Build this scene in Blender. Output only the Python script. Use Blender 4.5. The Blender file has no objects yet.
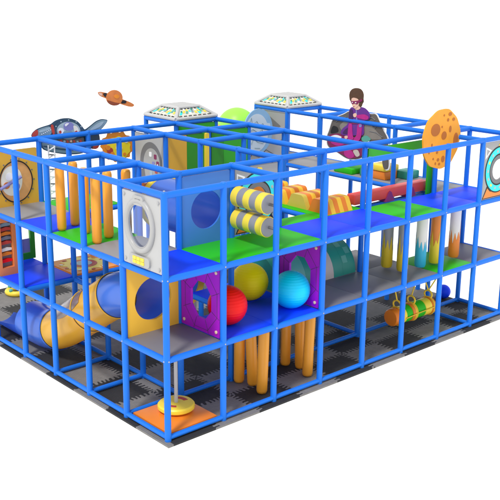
import bpy, bmesh, math, random
from mathutils import Vector, Matrix
random.seed(7)
sc = bpy.context.scene
COL = sc.collection
PI = math.pi
H = 1.1472                       # storey height of the play frame, one bay is 1 m
L1, L2, L3 = H, 2*H, 3*H         # axis heights of the rails
F = -0.05                        # top of the floor mat
PT = 0.035                       # platform surface above the rail axis
D1, D2 = L1+PT, L2+PT
R = 0.047                        # foam clad tube radius

# ------------------------------------------------------------------ materials
def srgb(r, g, b):
    f = lambda c: (c/255/12.92) if c/255 <= .04045 else ((c/255+.055)/1.055)**2.4
    return (f(r), f(g), f(b), 1)
MATS = {}
def mat(name, col, rough=.45, spec=.4, bump=.0, bscale=60, var=.06, vscale=3.0, coat=0):
    if name in MATS: return MATS[name]
    m = bpy.data.materials.new(name); m.use_nodes = True
    nt = m.node_tree; b = nt.nodes['Principled BSDF']
    b.inputs['Roughness'].default_value = rough
    b.inputs['Specular IOR Level'].default_value = spec
    b.inputs['Coat Weight'].default_value = coat
    b.inputs['Coat Roughness'].default_value = .15
    tc = nt.nodes.new('ShaderNodeTexCoord')
    n = nt.nodes.new('ShaderNodeTexNoise'); n.inputs['Scale'].default_value = vscale; n.inputs['Detail'].default_value = 4
    nt.links.new(tc.outputs['Object'], n.inputs['Vector'])
    mx = nt.nodes.new('ShaderNodeMix'); mx.data_type = 'RGBA'
    mx.inputs['A'].default_value = [c*(1-var) for c in col[:3]]+[1]
    mx.inputs['B'].default_value = [min(1, c*(1+var)) for c in col[:3]]+[1]
    nt.links.new(n.outputs['Fac'], mx.inputs['Factor'])
    nt.links.new(mx.outputs['Result'], b.inputs['Base Color'])
    if bump:
        n2 = nt.nodes.new('ShaderNodeTexNoise'); n2.inputs['Scale'].default_value = bscale; n2.inputs['Detail'].default_value = 2
        nt.links.new(tc.outputs['Object'], n2.inputs['Vector'])
        bp = nt.nodes.new('ShaderNodeBump'); bp.inputs['Strength'].default_value = bump; bp.inputs['Distance'].default_value = .01
        nt.links.new(n2.outputs['Fac'], bp.inputs['Height']); nt.links.new(bp.outputs['Normal'], b.inputs['Normal'])
    MATS[name] = m
    return m
M = dict(
    blue=mat('blue_foam', (.008, .160, .70, 1), .45, .26, .06, 90),
    deck_blue=mat('blue_vinyl', (.004, .058, 1.0, 1), .5, .22, .10, 5),
    deck_green=mat('green_vinyl', (.022, .46, .008, 1), .5, .22, .12, 5),
    deck_gray=mat('grey_vinyl', (.27, .265, .265, 1), .5, .25, .12, 5),
    deck_orange=mat('orange_vinyl', (.80, .22, .02, 1), .35, .45, .12, 5),
    orange_bag=mat('orange_bag_vinyl', (.90, .37, .03, 1), .4, .45, .1, 8),
    amber=mat('amber_board', (.72, .40, .04, 1), .4),
    yellow=mat('yellow_vinyl', (.90, .66, .05, 1), .4, .45, .1, 8),
    slide_yellow=mat('yellow_slide_plastic', (1.0, .56, .055, 1), .28, .5, .03, 10, coat=.2),
    slide_blue=mat('blue_slide_plastic', (.075, .22, .80, 1), .26, .5, .03, 10, coat=.2),
    slide_chute=mat('blue_chute_plastic', (.03, .10, .45, 1), .3, .5),
    tunnel_blue=mat('blue_board_plastic', (.05, .20, .62, 1), .35),
    panel_gray=mat('grey_board_plastic', (.44, .44, .435, 1), .45),
    panel_dark=mat('dark_grey_board', (.16, .16, .17, 1), .5),
    panel_mid=mat('mid_grey_board', (.34, .34, .345, 1), .5),
    trim_gray=mat('moulded_grey_plastic', (.38, .38, .375, 1), .35),
    white=mat('white_plastic', (.85, .85, .85, 1), .4),
    black=mat('black_print', (.012, .012, .014, 1), .5),
    purple=mat('purple_board_plastic', (.36, .006, .50, 1), .45, .3),
    bolt=mat('pale_bolt', (.75, .55, .38, 1), .35),
    steel=mat('grey_steel', (.40, .40, .41, 1), .35, .6),
    red=mat('red_ball_vinyl', (.95, .003, .003, 1), .42, .25),
    ball_yellow=mat('yellow_ball_vinyl', (1.0, .74, .002, 1), .45, .2),
    cyan=mat('cyan_ball_vinyl', (.0, .60, .98, 1), .42, .3),
    cyan_print=mat('cyan_print', (.02, .72, .75, 1), .4),
    roll_yellow=mat('roller_yellow_vinyl', (.88, .68, .06, 1), .4),
    roll_gray=mat('roller_grey_vinyl', (.27, .27, .29, 1), .4),
    hump_orange=mat('hump_orange_vinyl', (.74, .20, .012, 1), .4),
    hump_yellow=mat('hump_yellow_vinyl', (.86, .50, .03, 1), .4),
    hump_olive=mat('hump_mustard_vinyl', (.62, .47, .06, 1), .4),
    beam_red=mat('red_beam_vinyl', (.80, .075, .065, 1), .4),
    beam_purple=mat('purple_foot_vinyl', (.25, .03, .16, 1), .4),
    teal=mat('teal_vinyl', (.02, .28, .21, 1), .4),
    teal_light=mat('pale_teal_vinyl', (.10, .38, .30, 1), .4),
    beige=mat('beige_vinyl', (.56, .50, .44, 1), .45),
    lime=mat('lime_ball', (.33, .78, .08, 1), .4),
    wall_green=mat('green_wall_pad', (.02, .27, .012, 1), .42),
    wall_green2=mat('bright_green_wall_pad', (.025, .40, .015, 1), .42),
    planet=mat('orange_planet_board', (.85, .34, .015, 1), .42, var=.12, vscale=5),
    crater=mat('crater_print', (.45, .13, .01, 1), .5),
    moon=mat('pale_moon_board', (.52, .62, .72, 1), .4, var=.1),
    moon_blue=mat('blue_moon_rim', (.22, .42, .66, 1), .4, var=.15),
    rock=mat('rock_print', (.12, .105, .095, 1), .55, var=.3, vscale=6),
    rock_light=mat('pale_rock_print', (.24, .215, .19, 1), .55, var=.2, vscale=6),
    suit=mat('purple_suit_print', (.13, .022, .27, 1), .5, var=.2, vscale=9),
    suit_dark=mat('dark_purple_print', (.05, .012, .10, 1), .5),
    magenta=mat('magenta_print', (.48, .012, .24, 1), .5, var=.2, vscale=9),
    magenta_dark=mat('crimson_print', (.22, .008, .085, 1), .5),
    skin=mat('skin_print', (.80, .50, .38, 1), .5),
    hair=mat('brown_hair_print', (.085, .036, .014, 1), .5, var=.3, vscale=20),
    navy=mat('navy_print', (.03, .075, .13, 1), .45, var=.2, vscale=6),
    slate=mat('slate_print', (.20, .31, .37, 1), .45, var=.25, vscale=6),
    slate_light=mat('pale_slate_print', (.35, .46, .52, 1), .45, var=.2, vscale=6),
    rust=mat('red_print', (.50, .05, .03, 1), .45, var=.2),
    saturn=mat('saturn_print', (.72, .22, .05, 1), .5, var=.35, vscale=6),
    saturn_dark=mat('dark_saturn_print', (.28, .06, .02, 1), .5),
    sun_orange=mat('orange_print', (.85, .27, .015, 1), .45, var=.2, vscale=8),
    sun_yellow=mat('yellow_print', (.92, .72, .02, 1), .45, var=.1, vscale=8),
    lilac=mat('lilac_print', (.22, .22, .50, 1), .45),
    cream=mat('cream_print', (.80, .78, .66, 1), .45),
    rope=mat('yellow_rope', (.82, .55, .04, 1), .7),
    white_rope=mat('white_rope', (.8, .8, .8, 1), .7),
    wood=mat('wood_disc', (.72, .36, .12, 1), .45, var=.2, vscale=8),
    cabinet=mat('orange_cabinet', (.78, .24, .07, 1), .45),
    inset=mat('grey_inset', (.17, .18, .22, 1), .5),
    seam=mat('dark_seam', (.03, .03, .035, 1), .6),
)
def glass(name, tint, amt):
    m = bpy.data.materials.new(name); m.use_nodes = True; nt = m.node_tree
    nt.nodes.clear()
    o = nt.nodes.new('ShaderNodeOutputMaterial'); mix = nt.nodes.new('ShaderNodeMixShader')
    t = nt.nodes.new('ShaderNodeBsdfTransparent'); t.inputs[0].default_value = tint
    g = nt.nodes.new('ShaderNodeBsdfGlossy'); g.inputs['Roughness'].default_value = .08
    mix.inputs[0].default_value = amt
    nt.links.new(t.outputs[0], mix.inputs[1]); nt.links.new(g.outputs[0], mix.inputs[2])
    nt.links.new(mix.outputs[0], o.inputs[0])
    return m
M['glass'] = glass('clear_window_plastic', (.74, .82, .96, 1), .16)

for k in ('slide_yellow', 'slide_blue'):            # roto moulded plastic lets some light through
    nt = M[k].node_tree; b = nt.nodes['Principled BSDF']; o = nt.nodes['Material Output']
    src = b.inputs['Base Color'].links[0].from_socket
    tl = nt.nodes.new('ShaderNodeBsdfTranslucent'); nt.links.new(src, tl.inputs['Color'])
    mx = nt.nodes.new('ShaderNodeMixShader'); mx.inputs[0].default_value = .38
    nt.links.new(b.outputs[0], mx.inputs[1]); nt.links.new(tl.outputs[0], mx.inputs[2]); nt.links.new(mx.outputs[0], o.inputs[0])
M['slide_board'] = mat('yellow_board_plastic', (.95, .54, .05, 1), .45, .3)
# ------------------------------------------------------------------ helpers
def bm_new(): return bmesh.new()
def obj(name, bm, m, parent=None, label=None, sharp=38, kind=None):
    bmesh.ops.recalc_face_normals(bm, faces=bm.faces)
    me = bpy.data.meshes.new(name); bm.to_mesh(me); bm.free()
    me.materials.append(m)
    for p in me.polygons: p.use_smooth = True
    me.set_sharp_from_angle(angle=math.radians(sharp))
    o = bpy.data.objects.new(name, me); COL.objects.link(o)
    if parent is not None:
        o.parent = parent
        if parent.type == 'EMPTY': o.matrix_parent_inverse = Matrix.Translation(-Vector(parent.location))
        # a sub-part's mesh is in world coordinates as well; its part has no offset of its own
    if label: o['label'] = label
    if kind: o['kind'] = kind
    return o
def sub(name, bm, m, part, label=None):
    o = obj(name, bm, m, None, label); o.parent = part
    return o
def thing(name, label, cat, loc=(0, 0, 0), group=None):
    o = bpy.data.objects.new(name, None); COL.objects.link(o)
    o.location = loc; o.empty_display_size = .1
    o['label'] = label; o['category'] = cat
    if group: o['group'] = group
    return o
def tag(o, label, cat, group=None):
    o['label'] = label; o['category'] = cat
    if group: o['group'] = group
    return o
def frame_of(d):
    d = Vector(d).normalized()
    a = Vector((0, 0, 1)) if abs(d.z) < .9 else Vector((1, 0, 0))
    u = d.cross(a).normalized()
    return u, d.cross(u).normalized()
def sweep(bm, pts, rad, n=16, cap=True, a0=0, a1=2*PI, closed=False):
    pts = [Vector(p) for p in pts]
    if not hasattr(rad, '__len__'): rad = [rad]*len(pts)
    full = abs(a1-a0-2*PI) < 1e-6
    rings = []; u = None
    N = len(pts)
    for i, p in enumerate(pts):
        if closed: d = pts[(i+1) % N]-pts[i-1]
        else: d = pts[min(i+1, N-1)]-pts[max(i-1, 0)]
        d.normalize()
        if u is None: u, w = frame_of(d)
        else:
            u = (u-d*u.dot(d)).normalized(); w = d.cross(u).normalized()
        cnt = n if full else n+1
        rings.append([bm.verts.new(p+(u*math.cos(a0+(a1-a0)*k/n)+w*math.sin(a0+(a1-a0)*k/n))*rad[i]) for k in range(cnt)])
    cnt = len(rings[0])
    for i in range(N if closed else N-1):
        A, B = rings[i], rings[(i+1) % N]
        for k in range(cnt if full else cnt-1):
            bm.faces.new((A[k], A[(k+1) % cnt], B[(k+1) % cnt], B[k]))
    if cap and full and not closed:
        bm.faces.new(rings[0]); bm.faces.new(rings[-1])
    return rings
def tube(bm, p, q, r, n=16): sweep(bm, [p, q], r, n)
def box(bm, a, b, bev=0, seg=2):
    vs = [bm.verts.new((x, y, z)) for x in (a[0], b[0]) for y in (a[1], b[1]) for z in (a[2], b[2])]
    fs = [(0, 1, 3, 2), (4, 6, 7, 5), (0, 4, 5, 1), (2, 3, 7, 6), (0, 2, 6, 4), (1, 5, 7, 3)]
    faces = [bm.faces.new([vs[i] for i in f]) for f in fs]
    if bev:
        es = {e for f in faces for e in f.edges}
        bmesh.ops.bevel(bm, geom=list(es), offset=bev, segments=seg, profile=.5, affect='EDGES')
def obox(name, a, b, m, parent=None, bev=.01, label=None):
    bm = bm_new(); box(bm, a, b, bev); return obj(name, bm, m, parent, label)
class Plane:
    """local 2D coordinates (u right, v up) on a flat panel; n points to its printed side"""
    def __init__(s, o, u, v):
        s.o, s.u, s.v = Vector(o), Vector(u), Vector(v); s.n = s.u.cross(s.v).normalized()
    def __call__(s, a, b, d=0): return s.o+s.u*a+s.v*b+s.n*d
def slab(bm, P, outer, holes=(), d0=0, d1=.01):
    """flat board of any outline, with holes, from depth d0 to d1 along the panel normal"""
    loops = [outer]+list(holes)
    if not holes:
        f0 = bm.faces.new([bm.verts.new(P(a, b, d0)) for a, b in outer]); faces = [f0]
    else:
        es = []
        for lp in loops:
            vs = [bm.verts.new(P(a, b, d0)) for a, b in lp]
            es += [bm.edges.new((vs[i], vs[(i+1) % len(vs)])) for i in range(len(vs))]
        r = bmesh.ops.triangle_fill(bm, use_beauty=True, use_dissolve=False, edges=es, normal=P.n)
        faces = [g for g in r['geom'] if isinstance(g, bmesh.types.BMFace)]
    r = bmesh.ops.extrude_face_region(bm, geom=faces, use_keep_orig=True)
    nv = [g for g in r['geom'] if isinstance(g, bmesh.types.BMVert)]
    bmesh.ops.translate(bm, verts=nv, vec=P.n*(d1-d0))
def circ(cx, cy, rx, ry=None, n=48, a0=0, a1=None):
    ry = ry or rx
    if a1 is None: return [(cx+rx*math.cos(2*PI*i/n), cy+ry*math.sin(2*PI*i/n)) for i in range(n)]
    return [(cx+rx*math.cos(a0+(a1-a0)*i/n), cy+ry*math.sin(a0+(a1-a0)*i/n)) for i in range(n+1)]
def rect(a, b, c, d, r=0):
    if not r: return [(a, b), (c, b), (c, d), (a, d)]
    out = []
    for cx, cy, s in ((c-r, b+r, -PI/2), (c-r, d-r, 0), (a+r, d-r, PI/2), (a+r, b+r, PI)):
        out += [(cx+r*math.cos(s+PI/2*i/5), cy+r*math.sin(s+PI/2*i/5)) for i in range(6)]
    return out
def printed(name, P, outline, m, parent, d0, d1, holes=(), label=None):
    bm = bm_new(); slab(bm, P, outline, holes, d0, d1); return obj(name, bm, m, parent, label)
def ball_bm(c, r, nu=48, nv=32, ridge=0, nr=0):
    bm = bm_new(); c = Vector(c)
    rows = []
    for j in range(1, nv):
        t = PI*j/nv; row = []
        for i in range(nu):
            p = 2*PI*i/nu
            rr = r*(1+ridge*math.cos(nr*t)*(1+.25*math.cos(nu/2*p)))
            row.append(bm.verts.new(c+Vector((math.sin(t)*math.cos(p), math.sin(t)*math.sin(p), math.cos(t)))*rr))
        rows.append(row)
    top = bm.verts.new(c+Vector((0, 0, r))); bot = bm.verts.new(c-Vector((0, 0, r)))
    for i in range(nu):
        k = (i+1) % nu
        bm.faces.new((top, rows[0][i], rows[0][k])); bm.faces.new((bot, rows[-1][k], rows[-1][i]))
        for j in range(nv-2): bm.faces.new((rows[j][i], rows[j+1][i], rows[j+1][k], rows[j][k]))
    return bm
def lathe(bm, c, prof, n=24):
    """prof: list of (radius, z) from bottom to top"""
    c = Vector(c)
    sweep(bm, [c+Vector((0, 0, z)) for r, z in prof], [max(r, 1e-4) for r, z in prof], n)
def capsule_prof(r, z0, z1, e=.04):
    return [(r*.55, z0), (r*.86, z0+e*.22), (r, z0+e), (r*1.0, (z0+z1)/2), (r, z1-e), (r*.86, z1-e*.22), (r*.55, z1)]

# ------------------------------------------------------------------ world, light, camera
w = bpy.data.worlds.new('World'); sc.world = w; w.use_nodes = True
nt = w.node_tree; bg = nt.nodes['Background']
tc = nt.nodes.new('ShaderNodeTexCoord'); sx = nt.nodes.new('ShaderNodeSeparateXYZ')
nt.links.new(tc.outputs['Generated'], sx.inputs[0])
mr = nt.nodes.new('ShaderNodeMapRange'); mr.inputs['From Min'].default_value = 0.0; mr.inputs['From Max'].default_value = .5
mr.inputs['To Min'].default_value = 1.5; mr.inputs['To Max'].default_value = .84
nt.links.new(sx.outputs['Z'], mr.inputs['Value'])
bg.inputs['Color'].default_value = (1, 1, 1, 1)
nt.links.new(mr.outputs['Result'], bg.inputs['Strength'])
sun = bpy.data.lights.new('key_light', 'SUN'); sun.energy = 2.35; sun.angle = math.radians(8); sun.color = (1, .98, .95)
so = bpy.data.objects.new('key_light', sun); COL.objects.link(so)
so.rotation_euler = Vector((.70, .28, -1.25)).to_track_quat('-Z', 'Y').to_euler()
cam = bpy.data.cameras.new('camera'); co = bpy.data.objects.new('camera', cam); COL.objects.link(co)
cam.sensor_width = 36; cam.lens = 934.2/500*36; cam.clip_end = 500
yaw, pitch, roll = .8415, -.2791, .0095
d = Vector((math.cos(yaw)*math.cos(pitch), math.sin(yaw)*math.cos(pitch), math.sin(pitch)))
r_ = Vector((math.sin(yaw), -math.cos(yaw), 0)); u_ = r_.cross(d)
r2 = math.cos(roll)*r_+math.sin(roll)*u_; u2 = -math.sin(roll)*r_+math.cos(roll)*u_
mm = Matrix((r2, u2, -d)).transposed().to_4x4(); mm.translation = (-7.0009, -9.5046, 6.0926)
co.matrix_world = mm
sc.camera = co
sc.cycles.diffuse_bounces = 8
sc.view_settings.view_transform = 'Standard'; sc.view_settings.look = 'None'; sc.view_settings.exposure = 0

# ------------------------------------------------------------------ floor of interlocking mats
def floor_material():
    m = bpy.data.materials.new('puzzle_mat_foam'); m.use_nodes = True; nt = m.node_tree
    b = nt.nodes['Principled BSDF']; b.inputs['Roughness'].default_value = .75; b.inputs['Specular IOR Level'].default_value = .25
    tc = nt.nodes.new('ShaderNodeTexCoord'); s = nt.nodes.new('ShaderNodeSeparateXYZ'); nt.links.new(tc.outputs['Object'], s.inputs[0])
    def math_(op, a, c=None, e=None):
        n = nt.nodes.new('ShaderNodeMath'); n.operation = op
        for i, v in enumerate((a, c, e)):
            if v is None: continue
            if isinstance(v, (int, float)): n.inputs[i].default_value = v
            else: nt.links.new(v, n.inputs[i])
        return n.outputs[0]
    S = .843
    u = math_('DIVIDE', math_('ADD', s.outputs['X'], .04), S); u = math_('SUBTRACT', math_('MAXIMUM', u, .2), math_('LESS_THAN', s.outputs['X'], 0.0)); v = math_('DIVIDE', math_('ADD', s.outputs['Y'], .24), S)
    nz = nt.nodes.new('ShaderNodeTexNoise'); nz.inputs['Scale'].default_value = 4.5; nz.inputs['Detail'].default_value = 2
    nt.links.new(tc.outputs['Object'], nz.inputs['Vector'])
    wob = math_('MULTIPLY', math_('SUBTRACT', nz.outputs['Fac'], .5), 1.6)
    def teeth(t):
        a = math_('PINGPONG', math_('ADD', math_('MULTIPLY', t, 11.0), wob), .5)
        a = math_('MULTIPLY', math_('SUBTRACT', a, .25), .9)
        return math_('MAXIMUM', math_('MINIMUM', a, .055), -.055)
    uu = math_('ADD', u, teeth(v)); vv = math_('ADD', v, teeth(u))
    par = math_('MODULO', math_('ADD', math_('ADD', math_('FLOOR', uu), math_('FLOOR', vv)), 40.0), 2.0)
    n = nt.nodes.new('ShaderNodeTexNoise'); n.inputs['Scale'].default_value = 9; n.inputs['Detail'].default_value = 5
    nt.links.new(tc.outputs['Object'], n.inputs['Vector'])
    mx = nt.nodes.new('ShaderNodeMix'); mx.data_type = 'RGBA'
    mx.inputs['A'].default_value = (.036, .036, .038, 1); mx.inputs['B'].default_value = (.235, .226, .218, 1)
    nt.links.new(par, mx.inputs['Factor'])
    mm = nt.nodes.new('ShaderNodeMix'); mm.data_type = 'RGBA'; mm.blend_type = 'MULTIPLY'; mm.inputs['Factor'].default_value = .35
    nt.links.new(mx.outputs['Result'], mm.inputs['A']); nt.links.new(n.outputs['Fac'], mm.inputs['B'])
    nt.links.new(mm.outputs['Result'], b.inputs['Base Color'])
    # tread pattern: crossed diagonal ribs
    p = math_('SINE', math_('MULTIPLY', math_('ADD', s.outputs['X'], s.outputs['Y']), 95.0))
    q = math_('SINE', math_('MULTIPLY', math_('SUBTRACT', s.outputs['X'], s.outputs['Y']), 95.0))
    bp = nt.nodes.new('ShaderNodeBump'); bp.inputs['Strength'].default_value = .4; bp.inputs['Distance'].default_value = .005
    nt.links.new(math_('MULTIPLY', p, q), bp.inputs['Height']); nt.links.new(bp.outputs['Normal'], b.inputs['Normal'])
    return m
bm = bm_new()
box(bm, (-.09, -.13, F-.03), (8.1, 7.6, F))
fl = obj('floor', bm, floor_material(), kind='structure')

# ------------------------------------------------------------------ climbing frame
fr = thing('climbing_frame', 'large three storey climbing frame of blue foam clad posts, rails and padded platforms', 'climbing frame')
posts = [(i, 0) for i in range(9)]+[(0, j) for j in range(1, 6)]
posts += [(1, 1), (2, 1), (3, 1), (4, 1), (5, 1), (7, 1), (8, 1), (1, 2), (3, 2), (7, 2), (8, 2), (1, 3), (3, 3), (4, 3), (5, 3), (8, 3),
          (1, 4), (2, 4), (3, 4), (4, 4), (5, 4), (7, 4), (8, 4), (1, 5), (2, 5), (3, 5), (4, 5), (5, 5), (7, 5), (8, 5),
          (4, 6), (5, 6), (7, 6), (8, 6)]
for i, j in posts:
    bm = bm_new()
    lathe(bm, (i, j, 0), [(.02, F), (R, F+.001), (R, L3-.02), (R*.98, L3+R*.75), (R*.75, L3+R*1.02), (R*.3, L3+R*1.08)], 18)
    p = obj('post', bm, M['blue'], fr)
    if j == 0 or i == 0:
        for k in (1, 2):
            for dx, dy in ((-R*.99, 0), (0, -R*.99)):
                if (dx and i == 0) or (dy and j == 0):
                    bm = bm_new(); tube(bm, (i+dx, j+dy, k*H), (i+dx*1.12, j+dy*1.12, k*H), .011, 10); sub('bolt', bm, M['steel'], p)
        if i == 0 and j == 0:
            bm = bm_new(); tube(bm, (0, 0, L3+R), (0, 0, L3+R*1.35), .014, 10); sub('top_bolt', bm, M['steel'], p)
# platforms: (level, x, y) -> colour
plat = {}
for x, c in enumerate('b g g b b g b b'.split()): plat[(2, x, 0)] = c
for k, c in {(7, 1): 's', (0, 1): 's', (0, 2): 'g', (0, 3): 'b', (0, 4): 's', (1, 4): 'g', (4, 1): 'g', (4, 2): 'g',
             (7, 2): 's', (7, 3): 's', (7, 4): 's', (7, 5): 's'}.items(): plat[(2,)+k] = c
for x, c in enumerate('s b b s s s g s'.split()): plat[(1, x, 0)] = c
for k, c in {(2, 1): 'b', (3, 1): 's', (4, 1): 's', (5, 1): 's', (0, 4): 'b', (1, 4): 'o'}.items(): plat[(1,)+k] = c
M['deck_gray_shaded'] = mat('shaded_grey_vinyl', (.185, .180, .185, 1), .5, .25, .12, 5)  # same grey vinyl, shade under the upper decks put into its colour
cm = {'b': ('deck_blue', 'blue padded platform'), 'g': ('deck_green', 'green padded platform'), 's': ('deck_gray', 'grey padded platform'), 'o': ('deck_orange', 'orange padded platform')}
segs = {}
def seg(l, ax, line, a): segs.setdefault((l, ax, line), set()).add(a)
for (l, x, y), c in plat.items():
    z = l*H
    bm = bm_new(); box(bm, (x+.0015, y+.0015, z-.04), (x+.9985, y+.9985, z+PT), .006)
    obj('platform', bm, M['deck_gray_shaded' if c == 's' and l == 1 else cm[c][0]], fr, cm[c][1])
    seg(l, 'x', y, x); seg(l, 'x', y+1, x); seg(l, 'y', x, y); seg(l, 'y', x+1, y)
bm = bm_new(); box(bm, (.0015, 5.0015, L1-.04), (.9985, 5.55, L1+PT), .006); obj('platform', bm, M['deck_blue'], fr, 'blue padded platform')
# the green collar round the open shaft
bm = bm_new(); box(bm, (3.004, 1.004, L2-.04), (3.996, 1.36, L2+PT), .008); obj('platform', bm, M['deck_green'], fr, 'narrow green padded platform beside an opening')
seg(2, 'x', 2, 3)
def run(l, ax, line, a, b):
    for k in range(a, b): seg(l, ax, line, k)
for l in (0, 1, 2, 3): run(l, 'x', 0, 0, 8); run(l, 'y', 0, 0, 5)
for l in (1, 2): run(l, 'x', 1, 0, 8); run(l, 'y', 8, 0, 1)
run(1, 'y', 1, 3, 5); run(2, 'y', 1, 1, 5)
for a in [('x', 1, 0, 8), ('x', 2, 0, 1), ('x', 2, 7, 8), ('x', 3, 0, 1), ('x', 3, 3, 5), ('x', 4, 1, 5), ('x', 4, 7, 8), ('x', 5, 0, 5), ('x', 5, 7, 8),
          ('x', 6, 4, 5), ('x', 6, 7, 8), ('y', 1, 1, 5), ('y', 2, 0, 1), ('y', 3, 1, 5), ('y', 4, 1, 6), ('y', 5, 0, 6), ('y', 7, 0, 6), ('y', 8, 0, 6)]:
    run(3, *a)
for a in [('x', 1, 0, 8), ('x', 2, 0, 1), ('x', 3, 0, 1), ('y', 1, 1, 4), ('y', 5, 1, 2), ('y', 7, 0, 1), ('y', 8, 0, 1)]: run(0, *a)
for (l, ax, line), s in sorted(segs.items()):
    s = sorted(s); i = 0
    while i < len(s):
        k = i
        while k+1 < len(s) and s[k+1] == s[k]+1: k += 1
        a, b = s[i], s[k]+1; z = l*H-(.022 if l in (1, 2) and line not in (0, 8) else 0)
        rr = R*(.80 if l == 0 else .97)
        bm = bm_new()
        n = b-a
        pts = [(a+t/2, line, z) if ax == 'x' else (line, a+t/2, z) for t in range(2*n+1)]
        sweep(bm, pts, rr, 16)
        obj('rail', bm, M['blue'], fr)
        i = k+1

# ------------------------------------------------------------------ flat panels
PX = lambda x, y, z: Plane((x, y, z), (0, -1, 0), (0, 0, 1))      # faces -X, u runs towards -Y
PY = lambda x, y, z: Plane((x, y, z), (1, 0, 0), (0, 0, 1))       # faces -Y, u runs along +X
def bolts(t, P, pts, d=.012, r=.022, m='bolt'):
    for a, b in pts:
        bm = bm_new(); c0 = P(a, b, d); sweep(bm, [c0, P(a, b, d+.012), P(a, b, d+.017)], [r, r, r*.6], 16); obj('bolt', bm, M[m], t)

# white space porthole panel on the corner
P = PX(0, .5, 0)
t = thing('porthole_panel', 'pale grey panel with oval space porthole and yellow keypad at the front corner', 'play panel', (0, .5, L2))
zb, zt = L2+.06, L3-.06
printed('board', P, rect(-.44, zb, .44, zt, .02), M['panel_gray'], t, -.012, .012, [circ(-.03, 2.94, .27, .315)])
bm = bm_new()
sweep(bm, [P(-.03+.30*math.cos(a), 2.94+.345*math.sin(a), .02) for a in [2*PI*k/56 for k in range(56)]], .042, 12, closed=True)
ring = obj('porthole_ring', bm, M['trim_gray'], t)
bm = bm_new(); sweep(bm, [P(-.03+.262*math.cos(a), 2.94+.302*math.sin(a), .03) for a in [2*PI*k/56 for k in range(56)]], .012, 8, closed=True); sub('gasket', bm, M['panel_mid'], ring)
bm = bm_new(); bm.faces.new([bm.verts.new(P(a, b, .002)) for a, b in circ(-.03, 2.94, .272, .317)]); obj('window', bm, M['glass'], t)
lug = printed('latch', P, rect(-.15, 3.22, .09, 3.355, .05), M['trim_gray'], t, .012, .05)
bm = bm_new(); slab(bm, P, rect(-.09, 3.285, .03, 3.31, .01), (), .05, .056); sub('slot', bm, M['panel_dark'], lug)
bm = bm_new(); sweep(bm, [P(-.34, 2.8, .012), P(-.385, 2.9, .014), P(-.385, 3.0, .014), P(-.34, 3.1, .012)], .012, 8); obj('handle', bm, M['trim_gray'], t)
con = printed('keypad', P, rect(-.27, 2.385, .20, 2.525, .05), M['trim_gray'], t, .012, .045)
for i in range(3):
    for j in range(2):
        bm = bm_new(); slab(bm, P, rect(-.17+i*.09, 2.405+j*.053, -.095+i*.09, 2.45+j*.053, .006), (), .045, .055); sub('key', bm, M['yellow'], con)
bolts(t, P, [(-.39, zb+.06), (.39, zb+.06), (-.39, zt-.06), (.39, zt-.06)], m='trim_gray')

# blue tunnel behind a square board with a round opening
P = PY(1.5, 1.0, 0)
t = thing('crawl_tunnel', 'blue crawl tunnel behind a square blue board with a round opening', 'tunnel', (1.5, 1, D2))
printed('board', P, rect(-.45, D2-.01, .45, L3-.05, .02), M['tunnel_blue'], t, -.015, .015, [circ(0, 2.845, .29)])
bm = bm_new(); sweep(bm, [(1.5, 1.02+.1*k, 2.765) for k in range(11)], .395, 48, cap=False); obj('tube', bm, M['slide_blue'], t)
bm = bm_new(); sweep(bm, [(1.5, 2.02, 2.765), (1.5, 2.03, 2.765), (1.5, 2.11, 2.765), (1.5, 2.12, 2.765)], [.395, .42, .42, .395], 48, cap=False); obj('collar', bm, M['yellow'], t, 'yellow collar')
P2 = PY(1.5, 2.16, 0)
t = thing('marked_board', 'small orange strip with white marks above the yellow collar of the blue tunnel', 'board', (1.5, 2.16, 3))
printed('board', P2, rect(-.44, 2.86, .02, 3.16), M['cabinet'], t, -.012, .012)
for k in range(4): printed('mark', P2, rect(-.39+k*.1, 3.09, -.34+k*.1, 3.13), M['white'], t, .012, .016)

# grey panels with the cyan ring
def ring_panel(P, label, hole=True):
    t = thing('ring_panel', label, 'play panel', P(0, L2), 'grey panels with a cyan ring')
    zb, zt = L2+.055, L3-.055; c = (.02, 2.865)
    printed('board', P, rect(-.44, zb, .44, zt), M['panel_mid'], t, -.012, .012, [circ(*c, .19)])
    printed('outer_ring', P, circ(*c, .415, .43, 64), M['black'], t, .013, .017, [circ(*c, .20, None, 64)])
    rg = printed('cyan_ring', P, circ(*c, .39, .405, 64), M['cyan_print'], t, .017, .021, [circ(*c, .285, .295, 64)])
    for k in range(14):
        a = 2*PI*k/14
        q = [(c[0]+rr*math.cos(a+da), c[1]+rr*math.sin(a+da)*1.03) for rr, da in ((.315, -.07), (.355, -.07), (.355, .07), (.315, .07))]
        bm = bm_new(); slab(bm, P, q, (), .021, .024); sub('tooth', bm, M['panel_gray'] if k % 3 else M['yellow'], rg)
    printed('inner_ring', P, circ(*c, .265, None, 64), M['panel_dark'], t, .017, .021, [circ(*c, .19, None, 64)])
    tri = [(-.41, 3.31), (-.41, 3.09), (-.235, 3.24)]
    cx = sum(a for a, b in tri)/3; cz = sum(b for a, b in tri)/3
    printed('arrow', P, tri, M['white'], t, .013, .017, [[(cx+(a-cx)*.6, cz+(b-cz)*.6) for a, b in tri]])
    printed('foot_print', P, [(-.425, zb+.01), (.425, zb+.01), (.42, zb+.05), (.33, zb+.22), (.1, zb+.12), (-.2, zb+.15), (-.30, zb+.24)], M['black'], t, .0125, .0145)
    printed('foot_fill', P, [(-.395, zb+.025), (.395, zb+.025), (.30, zb+.19), (.1, zb+.10), (-.2, zb+.13), (-.285, zb+.20)], M['deck_orange'], t, .0145, .0155)
    printed('star', P, [(.02, 3.36), (-.03, 3.30), (.05, 3.31), (.12, 3.295), (.10, 3.35)], M['yellow'], t, .0135, .0182)
    return t
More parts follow.
